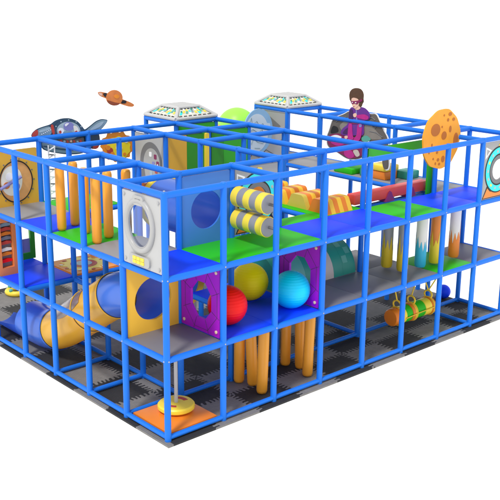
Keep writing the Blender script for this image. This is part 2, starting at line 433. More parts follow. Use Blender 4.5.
ring_panel(PY(7.5, 0, 0), 'grey panel with cyan ring, white arrow and orange foot at the right end')
ring_panel(PY(2.5, 1.0, 0), 'grey panel with white arrow and cyan ring behind the yellow and grey rollers')

# grey arch panel deep in the frame
P = PX(3, 4.5, 0)
t = thing('arch_panel', 'light grey panel with dark arch window and control dials between the sun and amber pad', 'play panel', (3, 4.5, L2))
printed('board', P, rect(-.44, L2+.1, .44, L3-.06), M['panel_gray'], t, -.012, .012)
printed('arch', P, [(-.25, 2.45)]+circ(.06, 2.85, .34, .40, 24, PI, 0)+[(.40, 2.45)], M['panel_dark'], t, .012, .018)
printed('arch_view', P, [(-.1, 2.5)]+circ(.09, 2.83, .26, .31, 24, PI*.98, PI*.02)+[(.36, 2.5)], M['trim_gray'], t, .018, .021)
for a, b, m in ((.05, 3.03, 'white'), (.20, 3.00, 'magenta_dark'), (.14, 2.86, 'lilac'), (.27, 2.88, 'magenta_dark'), (.22, 2.74, 'rust'), (.06, 2.68, 'slate_light')):
    printed('dial', P, rect(a-.035, b-.05, a+.045, b+.04, .02), M[m], t, .021, .025)
for k in range(9): printed('dash', P, rect(-.3+k*.07, 2.70+k*.018, -.265+k*.07, 2.725+k*.018), M['white'], t, .025, .028)
printed('base_print', P, rect(-.3, 2.40, .35, 2.46), M['rust'], t, .012, .016)

# amber board with the wooden round window on the far left
P = PY(.5, 5.0, 0)
t = thing('round_window_board', 'amber board with a round wooden porthole at the far left of the top storey', 'play panel', (.5, 5, L2))
printed('board', P, rect(-.62, D2-.03, .44, L3-.14, .02), M['amber'], t, -.012, .012, [circ(.02, 2.75, .30, .35)])
printed('wood_disc', P, circ(.02, 2.75, .31, .36), M['wood'], t, -.01, .008)
bm = bm_new(); sweep(bm, [P(.02+.31*math.cos(a), 2.75+.36*math.sin(a), .016) for a in [2*PI*k/56 for k in range(56)]], .011, 8, closed=True); obj('rim', bm, M['black'], t)
printed('view', P, circ(-.06, 2.77, .2, .26), M['cream'], t, .008, .012)
for k, (a, b, ra, m) in enumerate(((-.1, 2.85, .07, 'white'), (-.16, 2.7, .06, 'saturn'), (.02, 2.66, .07, 'lilac'), (0, 2.92, .04, 'slate_light'))): printed('spot', P, circ(a, b, ra, None, 16), M[m], t, .012, .015)
for k in range(14):
    a = 2*PI*k/14
    printed('rivet', P, circ(.02+.345*math.cos(a), 2.75+.395*math.sin(a), .014, None, 10), M['panel_dark'], t, .012, .018)
bm = bm_new(); sweep(bm, [P(-.3, 2.66, .05), P(.1, 2.83, .05)], .028, 12); obj('bar', bm, M['lilac'], t)

# purple hole panels
def purple_panel(x, label):
    P = PX(x, .5, 0)
    t = thing('hole_panel', label, 'play panel', (x, .5, D1), 'purple panels with an eight sided hole')
    zb, zt = D1+.02, L2-.045; c = (.02, 1.68)
    oct_ = [(c[0]+.255*math.cos(PI/8+k*PI/4), c[1]+.30*math.sin(PI/8+k*PI/4)) for k in range(8)]
    printed('board', P, rect(-.44, zb, .44, zt, .015), M['purple'], t, -.02, .02, [oct_])
    bm = bm_new()
    for k in range(8):
        a = oct_[k]; far = [(c[0]+(a[0]-c[0])*s, c[1]+(a[1]-c[1])*s) for s in (1.02, 1.75)]
        far = [(max(-.43, min(.43, p)), max(zb+.01, min(zt-.01, q))) for p, q in far]
        sweep(bm, [P(*far[0], .0205), P(*far[1], .0205)], .003, 6)
        b = oct_[(k+1) % 8]
        s = 1.55
        sweep(bm, [P(max(-.43, min(.43, c[0]+(q[0]-c[0])*s)), max(zb+.01, min(zt-.01, c[1]+(q[1]-c[1])*s)), .0205) for q in (a, b)], .0028, 6)
    obj('groove', bm, M['seam'], t)
    bolts(t, P, [(-.37, zb+.08), (.37, zb+.08), (-.37, zt-.08), (.37, zt-.08)], d=.02, r=.026)
purple_panel(1, 'purple panel with eight sided hole beside the red ball')
purple_panel(3, 'purple panel with eight sided hole beside the cyan ball')

# ------------------------------------------------------------------ balls
for nm, c, r, m, lab in (('red', (1.5, .5), .298, 'red', 'red ribbed vinyl ball on the blue platform'),
                         ('yel', (2.50, 1.13), .302, 'ball_yellow', 'yellow ribbed vinyl ball behind the red ball'),
                         ('cy', (2.74, .42), .298, 'cyan', 'cyan ribbed vinyl ball in front of the right purple panel')):
    o = obj('play_ball', ball_bm((0, 0, 0), r, 72, 110, .0042, 40), M[m], sharp=80)
    o.location = (c[0], c[1], D1+r-.004)
    tag(o, lab, 'ball', 'big coloured balls on the middle storey')

# ------------------------------------------------------------------ rollers
for z, lab in ((3.0, 'upper yellow and grey striped foam roller'), (2.655, 'lower yellow and grey striped foam roller')):
    t = thing('foam_roller', lab, 'roller', (2, .55, z), 'pair of striped rollers')
    y0, y1 = .86, .17; n = 5
    for k in range(n):
        a = y0+(y1-y0)*k/n; b = y0+(y1-y0)*(k+1)/n
        bm = bm_new(); sweep(bm, [(2, a, z), (2, a-.008, z), (2, b+.008, z), (2, b, z)], [.146, .155, .155, .146], 36)
        obj('segment', bm, M['roll_yellow'] if k % 2 == 0 else M['roll_gray'], t, 'yellow segment' if k % 2 == 0 else 'grey segment')
    bm = bm_new(); sweep(bm, [(2, y1, z), (2, y1-.012, z), (2, y1-.016, z)], [.145, .14, .1], 36); obj('end_cap', bm, M['roll_gray'], t)
    bm = bm_new(); tube(bm, (2, .96, z), (2, .04, z), .022, 12); obj('axle', bm, M['panel_dark'], t)

# ------------------------------------------------------------------ punch bags
def bag(name, x, y, z0, z1, r, m, label, group, lean=(0, 0), cat='punch bag'):
    bm = bm_new(); pr = capsule_prof(r, z0, z1, .05)
    n = len(pr)
    pts = []
    for rr, z in pr:
        f = (z-z0)/(z1-z0); pts.append((x+lean[0]*f, y+lean[1]*f, z))
    sweep(bm, pts, [rr*(1+.03*math.sin(z*5+x*3)) for rr, z in pr], 24)
    return tag(obj(name, bm, M[m], sharp=60), label, cat, group)
g = 'orange posts in the foam forest upstairs'
for k, (x, y, lab) in enumerate(((.23, 3.01, 'orange foam post leftmost on the blue upper platform'), (.56, 3.16, 'orange foam post second from left on the upper platform'),
                                 (.24, 2.02, 'orange foam post nearest the viewer on the green upper platform'), (.56, 2.19, 'orange foam post on green upper platform, right of the nearest one'),
                                 (.42, 2.62, 'orange foam post at the middle of the green upper platform'), (.85, 2.12, 'orange foam post just behind the pale porthole panel'))):
    bag('foam_post', x, y, D2, 3.36, .073, 'orange_bag', lab, g)
g = 'orange bags hanging to the ground floor'
for x, y, lab, ln in ((2.06, .87, 'orange hanging bag furthest left on the ground floor', (0, -.02)), (2.15, .64, 'orange hanging bag, middle of the left three', (-.05, .02)),
                      (2.05, .32, 'orange hanging bag nearest the viewer, left three', (.04, 0)), (3.10, .89, 'orange hanging bag at left of the right three', (.03, .02)),
                      (3.20, .64, 'orange hanging bag, middle of the right three', (-.03, 0)), (3.06, .33, 'orange hanging bag nearest the viewer, right three', (.06, .02))):
    bag('hanging_bag', x, y, F+.005, L1-.045, .085, 'orange_bag', lab, g, ln)
def paint_bag(x, y, top, low, lab, z0=D1+.03):
    t = thing('paint_bag', lab, 'punch bag', (x, y, z0), 'paint splashed bags on the middle storey')
    r = .098; bm = bm_new(); lathe(bm, (x, y, 0), capsule_prof(r, z0, L2-.045, .05), 28); obj('bag', bm, M[top], t)
    bm = bm_new(); N = 96; rr = r+.004
    rng = random.Random(int(x*100))
    tips = [rng.uniform(.42, .72) for _ in range(9)]; base = [rng.uniform(.26, .40) for _ in range(9)]
    tops = []
    for i in range(N):
        q = i/N*9; k = int(q) % 9; f = q-int(q); a = base[k]; b = base[(k+1) % 9]
        tops.append(z0+(a+(tips[k]-a)*f*2 if f < .5 else tips[k]+(b-tips[k])*(f-.5)*2))
    rows = [[bm.verts.new((x+cr*math.cos(2*PI*i/N), y+cr*math.sin(2*PI*i/N), zz if zz is not None else tops[i])) for i in range(N)]
            for cr, zz in ((r*.56, z0-.004), (r*.90, z0+.008), (rr, z0+.05), (rr, None))]
    for A, B in zip(rows, rows[1:]):
        for i in range(N): bm.faces.new((A[i], A[(i+1) % N], B[(i+1) % N], B[i]))
    bm.faces.new(rows[0])
    obj('paint', bm, M[low], t)
    bm = bm_new(); tube(bm, (x, y, L2-.05), (x, y, L2-.03), .02, 10); obj('hanger', bm, M['steel'], t)
M['bag_yellow'] = mat('bag_yellow_paint', (.80, .58, .03, 1), .4); M['bag_cyan'] = mat('bag_cyan_paint', (.03, .45, .68, 1), .4)
M['bag_white'] = mat('bag_white_vinyl', (.80, .77, .72, 1), .4); M['bag_orange'] = mat('bag_orange_vinyl', (.72, .22, .03, 1), .4)
M['bag_gray'] = mat('bag_grey_vinyl', (.33, .32, .32, 1), .4); M['bag_flame'] = mat('bag_flame_paint', (.85, .24, .03, 1), .4)
paint_bag(5.50, .81, 'bag_gray', 'bag_yellow', 'grey bag with yellow flames, first on the left')
paint_bag(5.53, .48, 'bag_gray', 'bag_yellow', 'grey bag with yellow flames, partly behind a blue post')
paint_bag(5.97, .43, 'bag_white', 'bag_cyan', 'white bag with cyan flames')
paint_bag(6.37, .42, 'bag_orange', 'bag_yellow', 'orange bag with yellow flames')
paint_bag(6.95, .43, 'bag_white', 'bag_flame', 'white bag with orange flames at the right')

# ------------------------------------------------------------------ log swing
t = thing('log_swing', 'striped log swing in orange, green and yellow hung on yellow ropes', 'swing', (5.8, .5, .38))
y, z, r = .5, .37, .158; x0, x1 = 5.33, 6.42
def logseg(a, b, m, rr=r, nm='band', lab=None):
    bm = bm_new(); sweep(bm, [(a, y, z), (a+.01, y, z), (b-.01, y, z), (b, y, z)], [rr*.95, rr, rr, rr*.95], 36); obj(nm, bm, M[m], t, lab)
bm = bm_new(); sweep(bm, [(x0-.03, y, z), (x0-.025, y, z), (x0, y, z), (x0+.05, y, z)], [r*.6, r*.9, r, r], 36); obj('end_cap', bm, M['hump_orange'], t)
e = [x0+.05, 5.52, 5.60, 5.76, 5.84, 5.90, 6.13, 6.32, x1]
for k, m in enumerate(('deck_orange', 'yellow', 'deck_green', 'hump_orange', 'yellow', 'deck_green', 'yellow', 'hump_orange')):
    logseg(e[k], e[k+1], m, r*(1.06 if k in (3, 4, 7) else 1))
for xx in (5.47, 5.87, 6.36):
    bm = bm_new(); sweep(bm, [(xx, y+.085*math.cos(a), z+r+.06+.075*math.sin(a)) for a in [2*PI*k/24 for k in range(24)]], .016, 8, closed=True); obj('handle', bm, M['rope'], t)
    bm = bm_new(); sweep(bm, [(xx, y+(r+.01)*math.cos(a), z+(r+.01)*math.sin(a)) for a in [2*PI*k/36 for k in range(36)]], .014, 8, closed=True); obj('rope_loop', bm, M['rope'], t)
for a, b in (((5.47, y, z+r+.13), (5.30, y, L1)), ((5.87, y, z+r+.13), (6.22, y+.1, L1)), ((6.36, y, z+r+.13), (6.22, y+.1, L1)), ((6.36, y, z+r+.13), (6.92, y, L1))):
    bm = bm_new(); tube(bm, a, b, .012, 8); obj('rope', bm, M['rope'], t)
bm = bm_new(); sweep(bm, [(5.55, y-r-.012, z-.02), (5.9, y-r-.022, z+.01), (6.4, y-r-.012, z+.02)], .010, 8); obj('rope', bm, M['rope'], t)

# ------------------------------------------------------------------ spinner corner
tag(obox('corner_mat', (.06, .06, F), (.94, .94, F+.075), M['deck_orange'], bev=.015), 'square orange floor mat under the spinner in the front corner', 'mat')
t = thing('spinner', 'round yellow spinner disc with red smile marks on a grey pole', 'spinner', (.62, .62, F+.075))
zz = F+.075; cx = cy = .60
bm = bm_new(); lathe(bm, (cx, cy, zz), [(.2, .02), (.255, .025), (.275, .045), (.275, .09), (.255, .112), (.2, .118)], 48); obj('disc', bm, M['yellow'], t)
bm = bm_new(); lathe(bm, (cx, cy, zz), [(.06, 0), (.06, .03)], 20); obj('hub', bm, M['steel'], t)
bm = bm_new(); tube(bm, (cx, cy, zz+.1), (cx, cy, L1-.04), .028, 16); obj('pole', bm, M['steel'], t)
PZ = Plane((cx, cy, zz+.117), (1, 0, 0), (0, 1, 0))
def arcpoly(r0, r1, a0, a1, n=12):
    return [(r1*math.cos(a0+(a1-a0)*i/n), r1*math.sin(a0+(a1-a0)*i/n)) for i in range(n+1)]+[(r0*math.cos(a1+(a0-a1)*i/n), r0*math.sin(a1+(a0-a1)*i/n)) for i in range(n+1)]
printed('smile', PZ, arcpoly(.12, .19, -.25, .75), M['rust'], t, .0005, .003)
printed('smile', PZ, arcpoly(.12, .18, PI*.95, PI*1.3), M['rust'], t, .0005, .003)

# ------------------------------------------------------------------ tube slide
t = thing('tube_slide', 'yellow and blue tube slide winding down from a yellow board', 'slide', (.5, 1, F))
P = PY(.5, 1.0, 0)
hc = (.0, 1.675); hr = .325
printed('board', P, rect(-.455, D1-.02, .455, L2-.05, .01), M['slide_board'], t, -.02, .02, [circ(*hc, hr)])
path = [(1.02, 1.675), (1.3, 1.655), (1.6, 1.60), (1.95, 1.47), (2.3, 1.27), (2.7, 1.02), (3.1, .76), (3.45, .55), (3.75, .405), (4.0, .335), (4.3, .315), (4.65, .31)]
def catmull(ps, k=5):
    out = []
    for i in range(len(ps)-1):
        p0, p1, p2, p3 = ps[max(i-1, 0)], ps[i], ps[i+1], ps[min(i+2, len(ps)-1)]
        for s in range(k):
            u = s/k
            out.append(tuple(.5*(2*b+(c-a)*u+(2*a-5*b+4*c-d_)*u*u+(3*b-a-3*c+d_)*u**3) for a, b, c, d_ in zip(p0, p1, p2, p3)))
    return out+[ps[-1]]
sp = catmull(path); RS = .345
def part(y0, y1): return [(.5, a, b) for a, b in sp if y0-1e-6 <= a <= y1+1e-6]
for y0, y1, m in ((1.0, 1.96, 'slide_blue'), (1.94, 2.72, 'slide_yellow'), (2.69, 3.78, 'slide_yellow'), (3.74, 4.66, 'slide_blue')):
    q = part(y0, y1)
    bm = bm_new(); sweep(bm, q, RS, 48, cap=False)
    o = obj('tube_section', bm, M[m], t)
    c = Vector(q[0]); d_ = (Vector(q[1])-c).normalized(); ux, uy = frame_of(d_)
    if y0 > 1.1:
        bm = bm_new(); sweep(bm, [c+(ux*math.cos(a)+uy*math.sin(a))*(RS+.004) for a in [2*PI*k/64 for k in range(64)]], .017, 8, closed=True); sub('flange', bm, M[m], o)
        bm = bm_new(); c2 = c-d_*.02; sweep(bm, [c2+(ux*math.cos(a)+uy*math.sin(a))*(RS+.004) for a in [2*PI*k/64 for k in range(64)]], .006, 6, closed=True); sub('joint_seam', bm, M['seam'], o)
# side window in the tube
bm = bm_new()
q = [p for p in part(2.40, 3.30)]
rows = []
for i, p in enumerate(q):
    d_ = (Vector(q[min(i+1, len(q)-1)])-Vector(q[max(i-1, 0)])).normalized(); up = Vector((-1, 0, 0)); w_ = d_.cross(up).normalized()
    f = math.sin(PI*(i+.5)/len(q))
    rows.append([bm.verts.new(Vector(p)+(up*math.cos(a)+w_*math.sin(a))*(RS+.006)) for a in [(.75+(.35+f*.25)*(k/8*2-1)) for k in range(9)]])
for A, B in zip(rows, rows[1:]):
    for k in range(8): bm.faces.new((A[k], A[k+1], B[k+1], B[k]))
M['smoke'] = mat('brown_tinted_window', (.20, .14, .11, 1), .2, .6)
obj('side_window', bm, M['smoke'], t)
# open run-out chute
bm = bm_new(); rows = []
for k in range(13):
    yy = 4.5+k*.11; rr = .34-.05*k/12; lift = .31-.06*k/12
    wall = PI*(.52-.22*k/12)
    rows.append([bm.verts.new((.5+rr*math.sin(a), yy, max(F+.01, lift-rr*math.cos(a)))) for a in [-wall+2*wall*i/20 for i in range(21)]])
for A, B in zip(rows, rows[1:]):
    for i in range(20): bm.faces.new((A[i], A[i+1], B[i+1], B[i]))
bmesh.ops.solidify(bm, geom=bm.faces[:], thickness=.03)
obj('chute', bm, M['slide_blue'], t)
t = thing('tube_elbow', 'short blue tube with a yellow collar seen through the purple panel hole', 'slide tube', (2.05, 2.3, F))
bm = bm_new(); sweep(bm, [(2.05, 2.25, 1.25), (2.05, 2.6, 1.25), (2.05, 2.9, 1.22), (2.05, 3.2, 1.12), (2.05, 3.4, .98)], .31, 40, cap=False); obj('tube_section', bm, M['slide_blue'], t)
P = PY(2.05, 2.24, 0); printed('collar', P, circ(0, 1.25, .40), M['slide_board'], t, -.02, .02, [circ(0, 1.25, .30)], 'yellow collar')
for dx in (-.25, .25):
    bm = bm_new(); tube(bm, (2.05+dx, 2.3, F), (2.05+dx, 2.3, 1.05), .03, 12); obj('leg', bm, M['steel'], t)

# ------------------------------------------------------------------ humps on the top storey
def hump(x0, x1, y0, y1, h, first, lab, face=None):
    t = thing('striped_hump', lab, 'soft play hump', ((x0+x1)/2, (y0+y1)/2, D2), 'orange and yellow striped humps')
    n = 6; yc = (y0+y1)/2; w2 = (y1-y0)/2-.006
    prof = [(-w2, 0), (-w2*.80, h*.42), (-w2*.62, h*.82), (-w2*.55, h*.93), (-w2*.44, h*.99), (-w2*.36, h), (w2*.36, h), (w2*.44, h*.99), (w2*.55, h*.93), (w2*.62, h*.82), (w2*.80, h*.42), (w2, 0)]
    for k in range(n):
        a = x0+(x1-x0)*k/n; b = x0+(x1-x0)*(k+1)/n-.003
        bm = bm_new()
        A = [bm.verts.new((a, yc+p, D2+q)) for p, q in prof]; B = [bm.verts.new((b, yc+p, D2+q)) for p, q in prof]
        bm.faces.new(A); bm.faces.new(B)
        for i in range(len(prof)):
            j = (i+1) % len(prof); bm.faces.new((A[i], A[j], B[j], B[i]))
        bmesh.ops.recalc_face_normals(bm, faces=bm.faces)
        m = ('hump_orange', 'hump_yellow')[(k+first) % 2]
        if k == 0 and face: m = face
        obj('stripe', bm, M[m], t, {'hump_orange': 'orange stripe', 'hump_yellow': 'yellow stripe', 'hump_olive': 'mustard stripe'}[m], sharp=50)
hump(4.16, 4.78, 1.02, 1.50, .235, 0, 'striped hump nearest the viewer, with an orange end face')
hump(4.16, 4.78, 1.52, 2.03, .235, 1, 'striped hump with a mustard end face, second from the front', 'hump_olive')
hump(4.16, 4.78, 2.05, 2.53, .235, 1, 'striped hump third from the front, yellow end')
hump(4.16, 4.78, 2.55, 2.97, .235, 0, 'striped hump furthest from the viewer, behind the others')

# ------------------------------------------------------------------ red balance beam
t = thing('balance_beam', 'long red padded balance beam on dark purple triangular feet', 'balance beam', (5.9, 1.25, D2))
bm = bm_new(); box(bm, (4.98, 1.16, D2+.02), (7.02, 1.36, D2+.205), .02); obj('beam', bm, M['beam_red'], t)
for xx in (5.90, 6.52):
    bm = bm_new(); Pf = PY(xx, 1.155, 0)
    slab(bm, Pf, [(-.12, D2-.03), (.12, D2-.03), (.04, D2+.13), (0, D2+.16), (-.04, D2+.13)], (), -.22, .02); obj('foot', bm, M['beam_purple'], t)
bm = bm_new(); box(bm, (4.9, 1.2, L2-.05), (7.0, 1.3, L2+.0), .01); obj('carrier', bm, M['blue'], t)

# teal barrel on the middle storey
t = thing('barrel_hump', 'teal and beige striped half barrel on the grey middle platform', 'soft play barrel', (4, 1.55, D1))
cuts = [3.05, 3.4, 3.7, 4.04, 4.37, 4.60, 4.92]; ms = ['teal', 'teal_light', 'teal', 'beige', 'teal', 'teal']
for k, m in enumerate(ms):
    bm = bm_new(); n = 20
    a, b = cuts[k]+.001, cuts[k+1]-.001
    A = [bm.verts.new((a, 1.55-.52*math.cos(PI*i/n), D1+.56*math.sin(PI*i/n))) for i in range(n+1)]
    B = [bm.verts.new((b, 1.55-.52*math.cos(PI*i/n), D1+.56*math.sin(PI*i/n))) for i in range(n+1)]
    bm.faces.new(A); bm.faces.new(B)
    for i in range(n): bm.faces.new((A[i], A[i+1], B[i+1], B[i]))
    bm.faces.new((A[0], A[n], B[n], B[0]))
    o = obj('stripe', bm, M[m], t, {'teal': 'teal stripe', 'beige': 'beige stripe', 'teal_light': 'pale teal stripe'}[m])
    if m == 'teal' and k == 5:
        bm = bm_new()
        for q in range(4):
            a0 = PI*(.12+q*.09); a1 = a0+PI*.075
            vs = [bm.verts.new((xx, 1.55-.524*math.cos(aa), D1+.564*math.sin(aa))) for xx, aa in ((a+.02+.13*(q % 2), a0), (a+.14+.13*(q % 2), a0), (a+.14+.13*(q % 2), a1), (a+.02+.13*(q % 2), a1))]
            bm.faces.new(vs)
        sub('patch', bm, M['teal_light'], o)

# ------------------------------------------------------------------ round cutouts
P = PY(6.47, .50, 3.455)
t = thing('planet_cutout', 'orange planet cutout with brown craters standing above the top rail', 'cutout', (6.47, .5, 3.0))
rng = random.Random(3)
rim = [(.53*(1+.012*math.sin(5*a+1)+.01*math.sin(11*a))*math.cos(a), .53*(1+.012*math.sin(5*a+1)+.01*math.sin(11*a))*math.sin(a)) for a in [2*PI*k/72 for k in range(72)]]
printed('disc', P, rim, M['planet'], t, -.03, .0)
for a, b, rx, ry in ((-.20, .18, .13, .11), (.05, .06, .075, .075), (.40, -.05, .07, .13), (.22, .16, .035, .06), (.14, .33, .03, .03), (.30, .33, .04, .03), (.19, .43, .05, .035), (.02, .42, .02, .02),
                     (-.12, -.22, .03, .03), (-.08, -.36, .035, .03), (.06, -.36, .05, .06), (-.22, -.33, .02, .02), (-.15, -.42, .02, .025), (-.04, -.44, .03, .025), (-.28, -.08, .02, .03), (-.02, .22, .02, .02), (.2, -.12, .015, .02), (-.35, -.2, .02, .03)):
    printed('crater', P, circ(a, b, rx, ry, 20), M['crater'], t, .0, .004)
bm = bm_new(); tube(bm, (6.5, .53, 3.2), (6.97, .96, 3.2), .016, 10); obj('bracket', bm, M['steel'], t)
bm = bm_new(); box(bm, (6.86, 1.06, D2-.03), (7.07, 1.10, 3.2), .006)
tag(obj('green_board', bm, M['wall_green2']), 'upright green board rising from the deck below the orange planet', 'board')

P = PY(6.10, 4.93, 3.09)
t = thing('moon_cutout', 'pale blue moon cutout with cracked face lines', 'cutout', (6.17, 4.93, L2))
printed('disc', P, circ(0, 0, .41, .475, 56), M['moon_blue'], t, -.03, 0)
printed('face', P, circ(-.05, -.03, .33, .40, 48), M['moon'], t, 0, .003)
for ln in ([(-.28, .12), (-.2, .3), (-.17, .16), (-.05, .22), (.02, .12), (.12, .16), (.18, .06)], [(-.3, -.02), (-.16, .06), (-.05, .0)], [(0, -.02), (.1, .03), (.16, -.06)], [(-.2, -.25), (-.14, -.14), (-.02, -.22), (.12, -.26), (.2, -.2)], [(-.1, -.34), (.05, -.36)]):
    bm = bm_new(); sweep(bm, [P(a, b, .004) for a, b in ln], .007, 6); obj('crack', bm, M['slate'], t)
printed('shine', P, [(.24, .16), (.33, .14), (.36, -.02), (.30, -.04)], M['moon'], t, .0005, .0037)

P = PY(6.4, 5.02, 0)
t = thing('crater_board', 'grey board with dark crack lines behind the moon cutout', 'play panel', (6.4, 5.02, L2))
printed('board', P, rect(-.62, L2+.05, .55, 3.1, .02), M['panel_gray'], t, -.012, .012)
for ln in ([(-.55, 2.45), (-.4, 2.6), (-.2, 2.52), (0, 2.66), (.3, 2.5)], [(-.3, 2.4), (0, 2.45), (.2, 2.36)], [(.1, 2.9), (.3, 2.75), (.48, 2.85)]):
    bm = bm_new(); sweep(bm, [P(a, b, .013) for a, b in ln], .010, 6); obj('crack', bm, M['panel_dark'], t)
P = PX(7, 5.5, 0)
t = thing('tower_board', 'dark grey board closing the side under the right ufo roof', 'play panel', (7, 5.5, L2))
printed('board', P, rect(-.45, L2+.05, .45, L3-.05), M['panel_mid'], t, -.012, .012)
printed('shade_print', P, [(-.4, 2.8), (-.1, 3.3), (.3, 3.1), (.4, 2.7), (0, 2.5)], M['panel_dark'], t, .012, .015)

# lime planet ball on a stand
t = thing('lime_planet', 'lime green planet dome with an orange lower half, behind the green wall', 'dome', (6.43, 6, L2))
bm = ball_bm((6.43, 6, 3.02), .435, 48, 32)
bmesh.ops.bisect_plane(bm, geom=bm.verts[:]+bm.edges[:]+bm.faces[:], plane_co=(0, 0, 3.10), plane_no=(0, 0, 1), clear_inner=True)
obj('upper_half', bm, M['lime'], t)
bm = ball_bm((6.43, 6, 3.02), .432, 48, 32)
bmesh.ops.bisect_plane(bm, geom=bm.verts[:]+bm.edges[:]+bm.faces[:], plane_co=(0, 0, 3.098), plane_no=(0, 0, 1), clear_outer=True)
obj('lower_half', bm, M['orange_bag'], t, 'orange lower half')
bm = bm_new(); tube(bm, (6.43, 6, F), (6.43, 6, 2.62), .05, 16); obj('stand', bm, M['blue'], t)

# padded walls of the tower
def wallpad(P, a, b, z0, z1, m, lab):
    bm = bm_new(); slab(bm, P, rect(a, z0, b, z1, .02), (), -.03, .03); return tag(obj('wall_pad', bm, M[m], None), lab, 'wall pad', 'padded walls of the tower')
P = PY(0, 4.0, 0)
wallpad(P, 3.03, 3.46, L2+.02, L3-.05, 'amber', 'amber upright wall pad right of the arch panel')
wallpad(P, 3.465, 3.86, L2+.02, L3-.05, 'wall_green', 'green upright wall pad right of the amber one')
wallpad(PY(0, 3.95, 0), 3.875, 3.95, L2+.02, L3-.05, 'yellow', 'narrow yellow upright strip between the green wall pads')
wallpad(P, 4.05, 4.34, L2+.02, L3-.05, 'wall_green', 'dark green upright wall pad right of the yellow strip')
wallpad(P, 4.345, 4.95, L2+.02, L3-.05, 'wall_green2', 'bright green upright wall pad, rightmost of the row')
wallpad(PY(0, 5.0, 0), 4.05, 4.95, L2+.02, L3-.05, 'wall_green2', 'green wall pad at the back under the left ufo roof')
P = PY(0, .985, 0)
bm = bm_new(); slab(bm, P, rect(5.06, 3.215, 6.55, 3.375, .01), (), -.01, .02)
tag(obj('green_board', bm, M['wall_green2']), 'long green board fixed under the top rail left of the orange planet', 'board')

# ------------------------------------------------------------------ ufo roofs
M['ufo_shell'] = mat('ufo_shell_print', (.62, .62, .54, 1), .45); M['ufo_trim'] = mat('ufo_trim_plastic', (.50, .50, .50, 1), .4)
def ufo(cx, cy, lab):
    t = thing('ufo_roof', lab, 'roof', (cx, cy, L3), 'ufo shaped roofs')
    z0, z1 = L3+.075, L3+.255; a, b = .515, .265
    bc = [(-a, -a), (a, -a), (a, a), (-a, a)]; tcn = [(-b, -b), (b, -b), (b, b), (-b, b)]
    B = [Vector((cx+p, cy+q, z0)) for p, q in bc]; T = [Vector((cx+p, cy+q, z1)) for p, q in tcn]
    bm = bm_new(); vb = [bm.verts.new(v) for v in B]; vt = [bm.verts.new(v) for v in T]
    for i in range(4): bm.faces.new((vb[i], vb[(i+1) % 4], vt[(i+1) % 4], vt[i]))
    bm.faces.new(vt); bm.faces.new(vb); obj('shell', bm, M['ufo_shell'], t)
    bm = bm_new()
    for i in range(4):
        tube(bm, B[i], B[(i+1) % 4], .036, 10); tube(bm, T[i], T[(i+1) % 4], .034, 10); tube(bm, B[i], T[i], .036, 10)
    obj('edge_trim', bm, M['ufo_trim'], t)
    bm = bm_new(); box(bm, (cx-.24, cy-.24, z1-.02), (cx+.24, cy+.24, z1+.03), .015); obj('cap', bm, M['panel_gray'], t)
    groups = {}
    rng = random.Random(11)
    for i in range(4):
        b0, b1, t0, t1 = B[i], B[(i+1) % 4], T[i], T[(i+1) % 4]
        nn = (b1-b0).cross(t0-b0).normalized()
        def pt(s, v, d): return (b0+(b1-b0)*s)*(1-v)+(t0+(t1-t0)*s)*v+nn*d
        def quad(s0, v0, s1, v1, m, d=.006, sk=0):
            groups.setdefault(m, []).append([pt(s0, v0, d), pt(s1, v0, d), pt(s1+sk, v1, d), pt(s0+sk, v1, d)])
        for k in range(7):
            quad(.07+k*.128, .15, .07+k*.128+.085, .23, 'black')
            if k < 6: quad(.1+k*.14, .82, .1+k*.14+.09, .89, 'black')
        quad(.045, .2, .06, .8, 'black'); quad(.94, .2, .955, .8, 'black')
        for k, m in enumerate(('cyan_print', 'yellow', 'teal_light', 'white', 'slate', 'yellow', 'cyan_print', 'teal_light', 'yellow')):
            s = .08+k*.095; v = .32+.16*((k*5) % 3)/2
            quad(s, v, s+.07, v+.25, m, .006, .03); quad(s+.035, v+.2, s+.09, v+.36, ('teal', 'white', 'sun_yellow', 'cyan_print')[k % 4], .010, -.01)
    for m, qs in groups.items():
        bm = bm_new()
        for q in qs: bm.faces.new([bm.verts.new(v) for v in q])
        obj('print', bm, M[m], t)
    bm = bm_new()
    for p, q in bc: tube(bm, (cx+p*.9, cy+q*.9, L3+.03), (cx+p*.9, cy+q*.9, z0), .03, 10)
    obj('foot', bm, M['white'], t)
ufo(4.5, 5.5, 'white ufo roof with patterned sides over the left tower')
ufo(7.5, 5.5, 'white ufo roof with patterned sides over the right tower, behind the moon cutout')

# ------------------------------------------------------------------ rocket and saturn
# drawing coordinates: 1 unit = 1/5.88 of 2 cm, origin at the drawing's top left
S = .0206/5.88
def smooth(pts, it=2):
    for _ in range(it):
        out = []
        for (a, b), (c, d_) in zip(pts, pts[1:]+pts[:1]): out += [(a*.8+c*.2, b*.8+d_*.2), (a*.2+c*.8, b*.2+d_*.8)]
        pts = out
    return pts
class Art(Plane):
    def __init__(s, o, u, v): super().__init__(o, u, v)
def art(P, name, pts, m, parent, d, holes=(), th=.004, label=None):
    return printed(name, P, smooth(pts) if len(pts) < 34 else pts, M[m], parent, d, d+th, holes, label)
A = 5.88
P = Plane((1.663-.02065*235/A*1+.00091*147/A, 5.06, 3.36-.0021*-235/A*1+.01799*147/A), (.02065/A, 0, -.0021/A), (.00091/A, 0, .01799/A))
fl_ = lambda pts: [(a, -b) for a, b in pts]
cl = lambda cx, cy, rx, ry, n=36: [(cx+rx*math.cos(2*PI*i/n), -cy+ry*math.sin(2*PI*i/n)) for i in range(n)]
t = thing('rocket_cutout', 'cartoon rocket cutout, slate and navy with red trim, above the top rails', 'cutout', (1.66, 5.06, L3))
